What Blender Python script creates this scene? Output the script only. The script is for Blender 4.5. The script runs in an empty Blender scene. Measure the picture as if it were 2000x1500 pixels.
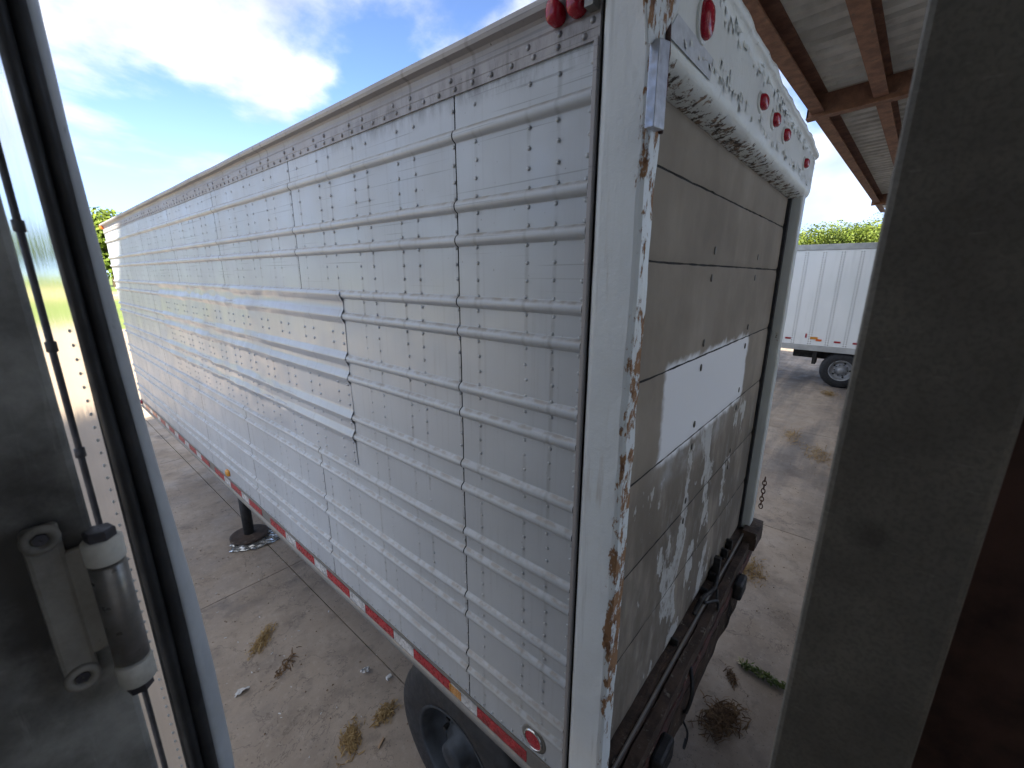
import bpy, bmesh, math, random
from mathutils import Vector, Matrix, noise as mnoise
R = math.radians
random.seed(7)
scene = bpy.context.scene
col = scene.collection

# ------------------------------------------------------------------ camera
F_PX, YAW, PITCH, ROLL = 824.49, 0.86368, 0.25149, 0.00355
CAM = Vector((-1.0164, -1.1102, 3.0771))
fw = Vector((math.sin(YAW)*math.cos(PITCH), math.cos(YAW)*math.cos(PITCH), -math.sin(PITCH)))
rt = Vector((math.cos(YAW), -math.sin(YAW), 0)); up = rt.cross(fw)
rt, up = rt*math.cos(ROLL)+up*math.sin(ROLL), -rt*math.sin(ROLL)+up*math.cos(ROLL)
cam_data = bpy.data.cameras.new('camera'); cam = bpy.data.objects.new('camera', cam_data)
col.objects.link(cam); scene.camera = cam
cam.matrix_world = Matrix(((rt.x, up.x, -fw.x, CAM.x), (rt.y, up.y, -fw.y, CAM.y), (rt.z, up.z, -fw.z, CAM.z), (0, 0, 0, 1)))
cam_data.sensor_fit = 'HORIZONTAL'; cam_data.sensor_width = 36; cam_data.lens = F_PX/2000*36
cam_data.clip_start = 0.02; cam_data.clip_end = 3000
cam_data.dof.use_dof = True; cam_data.dof.focus_distance = 3.2; cam_data.dof.aperture_fstop = 7.0

def ray(x, y):
    return rt*((x-1000)/F_PX) + up*(-(y-750)/F_PX) + fw
def onX(x, y, X): d = ray(x, y); return CAM + d*((X-CAM.x)/d.x)
def onY(x, y, Y): d = ray(x, y); return CAM + d*((Y-CAM.y)/d.y)
def onZ(x, y, Z=0): d = ray(x, y); return CAM + d*((Z-CAM.z)/d.z)

# ------------------------------------------------------------------ light
SUN_H = Vector((0.45, 0.893, 0)).normalized()          # horizontal travel direction of sunlight
SUN_EL = math.atan(0.766*SUN_H.y)
sd = Vector((SUN_H.x*math.cos(SUN_EL), SUN_H.y*math.cos(SUN_EL), -math.sin(SUN_EL)))
sl = bpy.data.lights.new('sun', 'SUN'); sl.energy = 5.0; sl.angle = R(0.53); sl.color = (1.0, 0.90, 0.74)
so = bpy.data.objects.new('sun', sl); col.objects.link(so); so.location = (-20, -40, 40)
so.rotation_euler = sd.to_track_quat('-Z', 'Y').to_euler()
w = bpy.data.worlds.new('World'); scene.world = w; w.use_nodes = True
nt = w.node_tree; N = nt.nodes; L = nt.links
bg = N['Background']; bg.inputs[1].default_value = 0.125
sky = N.new('ShaderNodeTexSky'); sky.sky_type = 'NISHITA'; sky.sun_disc = False
sky.sun_elevation = SUN_EL; sky.sun_rotation = math.atan2(-SUN_H.x, -SUN_H.y)
sky.air_density = 0.26; sky.dust_density = 0.0; sky.ozone_density = 2.2
tc = N.new('ShaderNodeTexCoord'); sep = N.new('ShaderNodeSeparateXYZ'); L.new(tc.outputs['Generated'], sep.inputs[0])
def wm(op, a, b=None, c=None):
    n = N.new('ShaderNodeMath'); n.operation = op
    for i, v in enumerate((a, b, c)):
        if v is None: continue
        if isinstance(v, (int, float)): n.inputs[i].default_value = v
        else: L.new(v, n.inputs[i])
    return n.outputs[0]
den = wm('ADD', wm('MAXIMUM', sep.outputs[2], 0.0), 0.34)
cx = wm('DIVIDE', sep.outputs[0], den); cy = wm('DIVIDE', sep.outputs[1], den)
cmb = N.new('ShaderNodeCombineXYZ'); L.new(wm('ADD', cx, 5.3), cmb.inputs[0]); L.new(wm('ADD', cy, 9.2), cmb.inputs[1])
cn = N.new('ShaderNodeTexNoise'); cn.inputs['Scale'].default_value = 1.35; cn.inputs['Detail'].default_value = 12
cn.inputs['Roughness'].default_value = 0.55; cn.inputs['Distortion'].default_value = 0.15; L.new(cmb.outputs[0], cn.inputs['Vector'])
mr = N.new('ShaderNodeMapRange'); mr.interpolation_type = 'SMOOTHSTEP'; L.new(cn.outputs[0], mr.inputs[0])
mr.inputs[1].default_value = 0.43; mr.inputs[2].default_value = 0.56
cn2 = N.new('ShaderNodeTexNoise'); cn2.inputs['Scale'].default_value = 2.6; cn2.inputs['Detail'].default_value = 6; L.new(cmb.outputs[0], cn2.inputs['Vector'])
cr = N.new('ShaderNodeValToRGB'); L.new(cn2.outputs[0], cr.inputs[0])
cr.color_ramp.elements[0].position = 0.36; cr.color_ramp.elements[0].color = (1.15, 1.25, 1.42, 1)
cr.color_ramp.elements[1].position = 0.70; cr.color_ramp.elements[1].color = (3.0, 2.93, 2.82, 1)
mx = N.new('ShaderNodeMix'); mx.data_type = 'RGBA'
hz = N.new('ShaderNodeMapRange'); hz.interpolation_type = 'SMOOTHSTEP'; L.new(sep.outputs[2], hz.inputs[0]); hz.inputs[1].default_value = -0.02; hz.inputs[2].default_value = 0.30; hz.inputs[3].default_value = 0.35
L.new(wm('MULTIPLY', wm('MULTIPLY', mr.outputs[0], 0.92), hz.outputs[0]), mx.inputs[0]); L.new(sky.outputs[0], mx.inputs[6]); L.new(cr.outputs[0], mx.inputs[7])
hm = N.new('ShaderNodeMapRange'); hm.interpolation_type = 'SMOOTHSTEP'; L.new(sep.outputs[2], hm.inputs[0]); hm.inputs[1].default_value = 0.0; hm.inputs[2].default_value = 0.36; hm.inputs[3].default_value = 0.75; hm.inputs[4].default_value = 0.0
mh = N.new('ShaderNodeMix'); mh.data_type = 'RGBA'; L.new(hm.outputs[0], mh.inputs[0]); L.new(mx.outputs[2], mh.inputs[6]); mh.inputs[7].default_value = (1.15, 1.45, 1.85, 1)
L.new(mh.outputs[2], bg.inputs[0])
scene.view_settings.view_transform = 'Standard'; scene.view_settings.look = 'None'
scene.view_settings.gamma = 1; scene.view_settings.use_curve_mapping = False
scene.view_settings.exposure = 2.48
scene.render.engine = 'CYCLES'

# ------------------------------------------------------------------ material helpers
class Mat:
    def __init__(s, name, rough=0.6, metal=0.0, spec=0.5):
        s.m = bpy.data.materials.new(name); s.m.use_nodes = True
        s.nt = s.m.node_tree; s.N = s.nt.nodes; s.L = s.nt.links
        s.b = s.N['Principled BSDF']; s.set('Roughness', rough); s.set('Metallic', metal); s.set('Specular IOR Level', spec)
        g = s.N.new('ShaderNodeNewGeometry'); s.pos = g.outputs['Position']; s.nor = g.outputs['Normal']; s.rnd = g.outputs['Random Per Island']
        sp = s.N.new('ShaderNodeSeparateXYZ'); s.L.new(s.pos, sp.inputs[0]); s.x, s.y, s.z = sp.outputs
        sn = s.N.new('ShaderNodeSeparateXYZ'); s.L.new(s.nor, sn.inputs[0]); s.nx, s.ny, s.nz = sn.outputs
    def put(s, sock, v):
        if hasattr(v, 'is_linked') or hasattr(v, 'links'): s.L.new(v, sock)
        else:
            if isinstance(v, tuple) and len(v) == 3 and len(sock.default_value) == 4: v = (*v, 1)
            sock.default_value = v
    def set(s, k, v): s.put(s.b.inputs[k], v); return s
    def math(s, op, a, b=None, clamp=False):
        n = s.N.new('ShaderNodeMath'); n.operation = op; n.use_clamp = clamp; s.put(n.inputs[0], a)
        if b is not None: s.put(n.inputs[1], b)
        return n.outputs[0]
    def noise(s, scale, detail=5, rough=0.55, sc=(1, 1, 1), off=(0, 0, 0), dist=0.0):
        mp = s.N.new('ShaderNodeMapping'); mp.inputs['Scale'].default_value = sc; mp.inputs['Location'].default_value = off
        s.L.new(s.pos, mp.inputs[0]); n = s.N.new('ShaderNodeTexNoise'); s.L.new(mp.outputs[0], n.inputs[0])
        n.inputs['Scale'].default_value = scale; n.inputs['Detail'].default_value = detail; n.inputs['Roughness'].default_value = rough
        n.inputs['Distortion'].default_value = dist
        return n.outputs[0]
    def rng(s, v, a, b, c=0.0, d=1.0):
        n = s.N.new('ShaderNodeMapRange'); n.interpolation_type = 'SMOOTHSTEP'; s.put(n.inputs[0], v)
        for i, q in enumerate((a, b, c, d)): n.inputs[i+1].default_value = q
        return n.outputs[0]
    def mix(s, f, a, b):
        n = s.N.new('ShaderNodeMix'); n.data_type = 'RGBA'; s.put(n.inputs[0], f); s.put(n.inputs[6], a); s.put(n.inputs[7], b); return n.outputs[2]
    def box(s, v, lo, hi, soft):          # 1 inside lo..hi
        return s.math('MULTIPLY', s.rng(v, lo-soft, lo+soft), s.rng(v, hi-soft, hi+soft, 1, 0))
    def color(s, c): return s.set('Base Color', c)
    def bump(s, h, strength=0.3, dist=0.01):
        n = s.N.new('ShaderNodeBump'); n.inputs['Strength'].default_value = strength; n.inputs['Distance'].default_value = dist
        s.put(n.inputs['Height'], h); s.L.new(n.outputs[0], s.b.inputs['Normal']); return s

def simple(name, c, rough=0.6, metal=0.0, var=0.25, scale=8, bump=0.0, spec=0.5):
    m = Mat(name, rough, metal, spec); n = m.noise(scale, 6)
    m.color(m.mix(m.rng(n, 0.3, 0.7), tuple(q*(1-var) for q in c), tuple(min(1, q*(1+var)) for q in c)))
    m.set('Roughness', m.rng(m.noise(scale*2.3), 0.3, 0.7, max(0.03, rough-0.12), min(1, rough+0.12)))
    if bump: m.bump(m.noise(scale*6, 4), bump, 0.004)
    return m.m

def mat_side(name, base, rough, metal, dirt):
    m = Mat(name, rough, metal)
    n1 = m.noise(1.3, 4); c = m.mix(m.rng(n1, 0.3, 0.7), tuple(q*0.93 for q in base), tuple(q*1.05 for q in base))
    st = m.rng(m.noise(1, 5, 0.6, (1, 55, 1.6)), 0.52, 0.75, 0, 0.25*dirt)            # rain streaks
    c = m.mix(st, c, (0.24, 0.24, 0.235))
    hs = m.math('MULTIPLY', m.rng(m.noise(1, 2, 0.5, (1, 1.1, 120)), 0.64, 0.68, 0, 0.5), m.rng(m.z, 2.95, 3.15))   # scratches along the upper panels
    c = m.mix(hs, c, (0.2, 0.21, 0.22))
    up_ = m.math('MULTIPLY', m.rng(m.nz, 0.25, 0.8), m.rng(m.noise(26, 5), 0.38, 0.62, 0.15, 0.9*dirt))  # dust lying on the ribs
    c = m.mix(up_, c, (0.30, 0.26, 0.21))
    sp = m.rng(m.noise(70, 3), 0.70, 0.76, 0, 0.75*dirt); c = m.mix(sp, c, (0.1, 0.095, 0.09))
    lowg = m.math('MULTIPLY', m.rng(m.z, 1.2, 1.7, 0.35*dirt, 0), m.rng(m.noise(5, 7, 0.6, (1, 1, 0.5)), 0.2, 0.8, 0.35, 1)); c = m.mix(lowg, c, (0.14, 0.13, 0.12))
    t = m.math('MODULO', m.math('ADD', m.y, 0.042+0.153+3.06), 0.306); a_ = m.math('ABSOLUTE', m.math('SUBTRACT', t, 0.153))
    bd = m.rng(m.math('ABSOLUTE', m.math('SUBTRACT', a_, 0.05)), 0.002, 0.011, 1, 0)
    c = m.mix(m.math('MULTIPLY', bd, m.rng(m.noise(1, 5, 0.6, (1, 9, 5)), 0.40, 0.62, 0, 0.38*dirt)), c, (0.17, 0.16, 0.15))
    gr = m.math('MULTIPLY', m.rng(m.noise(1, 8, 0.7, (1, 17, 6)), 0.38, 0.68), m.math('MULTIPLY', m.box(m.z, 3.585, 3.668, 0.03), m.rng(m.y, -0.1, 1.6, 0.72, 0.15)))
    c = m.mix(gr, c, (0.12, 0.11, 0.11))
    m.color(c)
    m.set('Roughness', m.rng(m.noise(5, 6), 0.3, 0.7, rough-0.07, rough+0.1))
    m.bump(m.noise(2.2, 2), 0.12, 0.02)
    return m.m

def mat_paint(name, base, chip, edges=None, rust=0.5, dark=(0.10, 0.085, 0.07), split=(0.42, 0.58)):
    m = Mat(name, 0.42)
    c = m.mix(m.rng(m.noise(3, 5), 0.3, 0.7), tuple(q*0.9 for q in base), base)
    c = m.mix(m.rng(m.noise(1, 5, 0.6, (40, 40, 2)), 0.55, 0.8, 0, 0.3), c, (0.25, 0.25, 0.22))
    mask = m.rng(m.noise(16, 8, 0.68), chip, chip+0.05)
    if edges is not None:
        e = edges(m); k = m.math('ADD', m.noise(34, 8, 0.7, (1, 1, 0.4)), e); mask = m.math('MAXIMUM', mask, m.rng(k, 0.70, 0.76))
    under = m.mix(m.rng(m.noise(30, 6), *split), dark, m.mix(rust, (0.27, 0.245, 0.20), (0.30, 0.14, 0.05)))
    rs = m.math('MULTIPLY', m.rng(m.noise(1, 6, 0.6, (26, 26, 2.2), (3, 1, 0)), 0.56, 0.74, 0, 0.55), m.rng(m.noise(2.1, 3, 0.5, (1, 1, 1), (0, 5, 2)), 0.42, 0.6))
    c = m.mix(rs, c, (0.33, 0.24, 0.15))
    m.color(m.mix(mask, c, under)); m.set('Roughness', m.rng(mask, 0, 1, 0.4, 0.85))
    h = m.math('ADD', m.math('MULTIPLY', mask, -0.6), m.math('MULTIPLY', m.noise(45, 5, 0.65), 0.5)); m.bump(h, 0.55, 0.006)
    return m.m

SKIN = mat_side('silver_sheet', (0.475, 0.505, 0.535), 0.42, 0.12, 0.8)
PATCH = mat_side('bright_repair_sheet', (0.47, 0.50, 0.535), 0.37, 0.18, 0.5)
RAIL = mat_side('grimy_top_rail', (0.36, 0.345, 0.345), 0.5, 0.2, 1.5)
BRAIL = mat_side('bottom_rail_metal', (0.22, 0.22, 0.21), 0.5, 0.5, 1.5)
RIVET = simple('rivet_metal', (0.30, 0.30, 0.31), 0.45, 0.4, 0.3, 30)
DARK = simple('dark_gap', (0.012, 0.012, 0.012), 0.9)
POST = mat_paint('chipped_pale_paint', (0.76, 0.81, 0.83), 0.735,
                 lambda m: m.math('ADD', m.rng(m.y, -0.650, -0.606, 0.13, -0.10), m.math('MULTIPLY', m.rng(m.noise(1.7, 2, 0.5, (1, 1, 1)), 0.42, 0.58), m.rng(m.y, -0.64, -0.592, 0.145, 0))), 0.8, (0.13, 0.06, 0.03), (0.30, 0.50))
HEADER = mat_paint('peeling_white_paint', (0.76, 0.79, 0.77), 0.72,
                   lambda m: m.math('ADD', m.rng(m.z, 3.74, 3.85, -0.08, 0.20), m.rng(m.z, 3.562, 3.63, 0.29, -0.10)), 0.45, (0.075, 0.06, 0.048), (0.45, 0.62))
RPOST = mat_paint('grey_post_paint', (0.55, 0.58, 0.56), 0.66, None, 0.3)
ALUBAR = simple('raw_aluminium', (0.42, 0.44, 0.48), 0.4, 0.6, 0.15, 40)
TAPEGREY = simple('grey_cloth_tape', (0.55, 0.58, 0.62), 0.5, 0.0, 0.1, 50)
RUBBER = simple('black_rubber', (0.014, 0.015, 0.017), 0.6, 0, 0.4, 12, 0.2)
RIM = simple('dusty_wheel_rim', (0.03, 0.035, 0.041), 0.6, 0.2, 0.4, 10)
STEEL = simple('black_chassis_steel', (0.022, 0.02, 0.019), 0.7, 0.2, 0.5, 9, 0.3)
REDLENS = simple('red_lens', (0.36, 0.012, 0.03), 0.18, 0, 0.15, 60); AMBER = simple('amber_lens', (0.55, 0.24, 0.03), 0.2, 0, 0.2, 60)
ORANGE = simple('orange_lens', (0.65, 0.12, 0.02), 0.25, 0, 0.2, 60)
REDTAPE = simple('red_reflective_tape', (0.30, 0.013, 0.022), 0.3, 0, 0.3, 25); WHITETAPE = simple('white_reflective_tape', (0.50, 0.50, 0.50), 0.32, 0.2, 0.25, 25)
CHROME = simple('chrome_ring', (0.6, 0.6, 0.6), 0.2, 0.9, 0.1, 30)
def mat_rust(name, a, b, c):
    m = Mat(name, 0.85); n = m.noise(9, 8, 0.65)
    k = m.mix(m.rng(n, 0.35, 0.65), a, b); k = m.mix(m.rng(m.noise(22, 6, 0.6), 0.60, 0.7), k, c); m.color(k); m.bump(m.noise(40, 7, 0.7), 0.6, 0.008); return m.m
SILL = mat_rust('rusty_sill', (0.030, 0.020, 0.014), (0.075, 0.048, 0.034), (0.17, 0.15, 0.12))
SILLRED = mat_rust('rusty_red_bumper', (0.04, 0.03, 0.025), (0.12, 0.05, 0.045), (0.2, 0.17, 0.13))
CHAIN = mat_rust('rusty_chain', (0.05, 0.025, 0.015), (0.14, 0.06, 0.03), (0.2, 0.1, 0.05))

def mat_door():
    m = Mat('taupe_door_paint', 0.8, 0, 0.25)
    c = m.mix(m.rng(m.noise(2.2, 6, 0.6), 0.3, 0.7), (0.245, 0.210, 0.170), (0.325, 0.283, 0.232))
    c = m.mix(m.math('MULTIPLY', m.rng(m.z, 1.9, 2.65, 0.75, 0.25), m.rng(m.noise(1, 7, 0.62, (5, 1, 1.8)), 0.25, 0.58)), c, (0.095, 0.081, 0.066))   # rain dirt, deepened downwards to paint in the light's fall-off
    low = m.rng(m.z, 2.30, 2.44, 1, 0)
    dr = m.math('ADD', m.noise(1, 7, 0.62, (5.5, 1, 3.1), (0.7, 0, 0.2)), m.math('MULTIPLY', m.box(m.x, 0.72, 1.42, 0.22), 0.085))
    smear = m.math('MULTIPLY', m.rng(dr, 0.60, 0.625), low)                     # old white paint left on the lower boards
    c = m.mix(m.math('MULTIPLY', m.math('MULTIPLY', smear, m.rng(m.noise(13, 8, 0.75, (1, 1, 0.6)), 0.33, 0.52)), 0.8), c, (0.50, 0.50, 0.48))
    c = m.mix(m.math('MULTIPLY', m.rng(m.noise(1, 6, 0.65, (9, 1, 4)), 0.55, 0.75, 0, 0.4), low), c, (0.42, 0.40, 0.36))
    wob = m.math('MULTIPLY', m.math('SUBTRACT', m.noise(9, 5), 0.5), 0.10)
    bx = m.math('MULTIPLY', m.box(m.math('ADD', m.x, wob), 0.51, 1.80, 0.022), m.box(m.math('ADD', m.z, wob), 2.345, 2.755, 0.018))
    over = m.math('MULTIPLY', m.box(m.math('ADD', m.x, wob), 0.50, 1.5, 0.12), m.box(m.z, 2.24, 2.37, 0.05))
    over = m.math('MULTIPLY', over, m.rng(m.noise(7, 6), 0.42, 0.62, 0.15, 0.9))
    c = m.mix(m.math('MULTIPLY', over, 0.6), c, (0.42, 0.43, 0.44))
    c = m.mix(bx, c, (0.72, 0.73, 0.75))
    sc = m.rng(m.noise(24, 7, 0.7, (1, 1, 0.5)), 0.705, 0.73); c = m.mix(m.math('MULTIPLY', sc, 0.8), c, (0.05, 0.045, 0.04))
    m.color(c); m.bump(m.noise(20, 5), 0.1, 0.004); return m.m
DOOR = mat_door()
DOORFIX = simple('door_fastener', (0.10, 0.093, 0.08), 0.5, 0.2)

def mat_concrete():
    m = Mat('yard_concrete', 0.8)
    c = m.mix(m.rng(m.noise(0.7, 8, 0.6), 0.3, 0.7), (0.245, 0.195, 0.150), (0.385, 0.312, 0.242))
    c = m.mix(m.rng(m.noise(3.1, 7, 0.65), 0.45, 0.7, 0, 0.55), c, (0.18, 0.146, 0.117))
    c = m.mix(m.rng(m.noise(17, 8, 0.75), 0.50, 0.72, 0, 0.42), c, (0.48, 0.41, 0.34))
    c = m.mix(m.math('MULTIPLY', m.rng(m.noise(1, 6, 0.6, (0.16, 1.5, 1), (3, 0, 0)), 0.42, 0.62), m.rng(m.x, 4.2, 7.5, 0, 0.72)), c, (0.075, 0.072, 0.075))  # tyre rubber
    sp = m.noise(1.15, 4, 0.6, (1, 1, 1), (4.2, 1.7, 0)); c = m.mix(m.rng(sp, 0.60, 0.70, 0, 0.6), c, (0.10, 0.085, 0.078))     # oil
    c = m.mix(m.rng(m.noise(6.5, 9, 0.72, (1, 1, 1), (8, 3, 0)), 0.52, 0.66, 0, 0.42), c, (0.15, 0.125, 0.102))
    c = m.mix(m.rng(m.math('ABSOLUTE', m.math('SUBTRACT', m.noise(1.3, 8, 0.62, (1, 1, 1), (1, 6, 0), 0.3), 0.5)), 0.0, 0.006, 0.55, 0), c, (0.09, 0.07, 0.055))
    c = m.mix(m.rng(m.noise(55, 3), 0.64, 0.70, 0, 0.7), c, (0.09, 0.08, 0.07))
    m.color(c); m.set('Roughness', m.rng(m.noise(2.5, 5), 0.35, 0.65, 0.55, 0.9)); m.bump(m.noise(60, 6, 0.7), 0.25, 0.006); return m.m
CONC = mat_concrete()
JOINT = simple('joint_dirt', (0.075, 0.06, 0.046), 0.95, 0, 0.4, 20)
def mat_grass():
    m = Mat('field_grass', 0.9)
    c = m.mix(m.rng(m.noise(0.15, 8, 0.65), 0.3, 0.7), (0.085, 0.13, 0.022), (0.15, 0.20, 0.04))
    c = m.mix(m.box(m.y, 72, 108, 5), c, (0.36, 0.27, 0.14)); m.color(m.mix(m.rng(m.noise(2.0, 6), 0.4, 0.7, 0, 0.5), c, (0.06, 0.09, 0.02))); return m.m
GRASS = mat_grass(); ROAD = simple('pale_asphalt', (0.22, 0.20, 0.18), 0.85, 0, 0.15, 1)
BEAM = mat_rust('red_oxide_beam', (0.15, 0.072, 0.047), (0.26, 0.13, 0.08), (0.11, 0.075, 0.058))
def mat_roof():
    m = Mat('old_galvanised_roof', 0.6, 0.0)
    c = m.mix(m.rng(m.noise(1, 6, 0.6, (2.0, 3, 1)), 0.3, 0.7), (0.50, 0.485, 0.43), (0.78, 0.765, 0.69))
    m.color(m.mix(m.rng(m.noise(6, 6), 0.6, 0.75, 0, 0.5), c, (0.25, 0.20, 0.14))); return m.m
ROOF = mat_roof()
def mat_inner(name, base, sm):
    m = Mat(name, 0.6); c = m.mix(m.rng(m.noise(7, 7, 0.65), 0.3, 0.7), tuple(q*(1-sm) for q in base), tuple(q*(1+sm) for q in base))
    c = m.mix(m.rng(m.noise(18, 6, 0.7), 0.60, 0.75, 0, 0.7), c, tuple(q*0.25 for q in base)); m.color(c); m.bump(m.noise(60, 5), 0.15, 0.003); return m.m
def mat_leafp():
    m = Mat('grimy_grey_paint', 0.55); b = (0.27, 0.275, 0.26)
    c = m.mix(m.rng(m.noise(7, 8, 0.68), 0.3, 0.7), tuple(q*0.45 for q in b), tuple(q*1.35 for q in b))
    c = m.mix(m.rng(m.noise(1, 6, 0.6, (60, 60, 7)), 0.58, 0.72, 0, 0.5), c, (0.40, 0.41, 0.39))                  # pale scuffs
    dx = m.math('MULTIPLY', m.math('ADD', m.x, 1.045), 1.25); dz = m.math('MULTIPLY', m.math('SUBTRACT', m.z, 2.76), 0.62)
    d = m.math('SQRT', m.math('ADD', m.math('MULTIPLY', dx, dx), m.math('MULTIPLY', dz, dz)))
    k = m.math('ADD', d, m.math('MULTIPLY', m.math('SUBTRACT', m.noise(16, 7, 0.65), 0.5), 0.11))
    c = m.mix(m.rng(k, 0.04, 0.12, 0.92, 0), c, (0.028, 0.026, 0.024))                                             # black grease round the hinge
    m.color(c); m.bump(m.noise(60, 5), 0.15, 0.003); return m.m
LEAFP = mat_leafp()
def mat_postp():
    m = Mat('dull_olive_grey_paint', 0.55); b = (0.20, 0.186, 0.158)
    c = m.mix(m.rng(m.noise(9, 8, 0.7), 0.3, 0.7), tuple(q*0.78 for q in b), tuple(q*1.18 for q in b))
    c = m.mix(m.rng(m.noise(260, 3, 0.6), 0.45, 0.62, 0, 0.35), c, (0.09, 0.083, 0.07))
    c = m.mix(m.rng(m.noise(1, 4, 0.6, (30, 30, 260)), 0.66, 0.70, 0, 0.4), c, (0.34, 0.33, 0.30))
    dy = m.math('ADD', m.y, 1.135); dz = m.math('SUBTRACT', m.z, 2.86); d = m.math('SQRT', m.math('ADD', m.math('MULTIPLY', dy, dy), m.math('MULTIPLY', dz, dz)))
    c = m.mix(m.rng(m.math('ADD', d, m.math('MULTIPLY', m.noise(60, 5), 0.03)), 0.018, 0.036, 0.4, 0), c, (0.04, 0.037, 0.032))
    m.color(c); m.bump(m.noise(180, 4), 0.2, 0.002); return m.m
POSTP = mat_postp()
REDPLY = mat_inner('dark_red_lining', (0.07, 0.034, 0.025), 0.8)
LIP = mat_inner('grey_door_edge_paint', (0.42, 0.45, 0.48), 0.12)
HINGE = mat_inner('worn_hinge_steel', (0.17, 0.165, 0.148), 0.9)
HCAP = mat_inner('chipped_pale_hinge_paint', (0.38, 0.38, 0.35), 0.8)
HBAR = simple('smooth_barrel_steel', (0.22, 0.215, 0.205), 0.38, 0.55, 0.3, 25)
BOLT = simple('dark_bolt', (0.06, 0.06, 0.07), 0.5, 0.5, 0.3, 30)
def mat_plate():
    m = Mat('brushed_aluminium', 0.09, 1.0); m.color(m.mix(m.rng(m.noise(1, 4, 0.5, (30, 30, 1)), 0.3, 0.7), (0.84, 0.84, 0.83), (0.92, 0.92, 0.91)))
    m.bump(m.noise(1, 3, 0.5, (300, 300, 2)), 0.25, 0.002); return m.m
PLATE = mat_plate()
def mat_leaf(name, a, b):
    m = Mat(name, 0.6, 0, 0.3); c = m.mix(m.rnd, a, b); c = m.mix(m.rng(m.noise(0.45, 4), 0.35, 0.65, 0, 0.65), c, tuple(q*0.42 for q in a)) if 'tree' in name else c; m.color(c)
    t = m.N.new('ShaderNodeBsdfTranslucent'); m.L.new(c, t.inputs[0]); ms = m.N.new('ShaderNodeMixShader'); ms.inputs[0].default_value = 0.35
    m.L.new(m.b.outputs[0], ms.inputs[1]); m.L.new(t.outputs[0], ms.inputs[2]); m.L.new(ms.outputs[0], m.N['Material Output'].inputs[0]); return m.m
LEAF = mat_leaf('tree_leaves', (0.07, 0.12, 0.016), (0.19, 0.25, 0.035)); LEAF2 = mat_leaf('pale_tree_leaves', (0.12, 0.16, 0.025), (0.26, 0.29, 0.06))
BARK = simple('bark', (0.10, 0.075, 0.055), 0.9, 0, 0.3, 6)
STRAW = mat_leaf('dry_straw', (0.27, 0.17, 0.07), (0.50, 0.36, 0.17)); DKSTRAW = mat_leaf('damp_brown_straw', (0.10, 0.06, 0.035), (0.30, 0.19, 0.10)); WEED = mat_leaf('green_weed', (0.06, 0.095, 0.025), (0.19, 0.23, 0.07))
PAPER = simple('white_litter', (0.55, 0.54, 0.52), 0.7, 0, 0.15, 40); WOOD = simple('wood_chip', (0.30, 0.20, 0.12), 0.8); FOIL = simple('crumpled_foil', (0.62, 0.62, 0.60), 0.28, 0.8, 0.3, 14); DRYLEAF = simple('pale_dry_leaf', (0.45, 0.40, 0.26), 0.8)
def mat_white():
    m = Mat('white_trailer_paint', 0.35); c = m.mix(m.rng(m.noise(0.8, 5), 0.3, 0.7), (0.76, 0.79, 0.78), (0.83, 0.85, 0.84))
    m.color(m.mix(m.rng(m.noise(1, 5, 0.6, (1, 8, 0.7)), 0.5, 0.75, 0, 0.35), c, (0.60, 0.62, 0.60))); return m.m
WHITE = mat_white(); WRAIL = simple('pale_grey_rail', (0.42, 0.43, 0.42), 0.5, 0.2, 0.15, 4); BUILDM = simple('pale_shade_building_sheet', (0.80, 0.77, 0.71), 0.7, 0, 0.1, 0.6)

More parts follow.
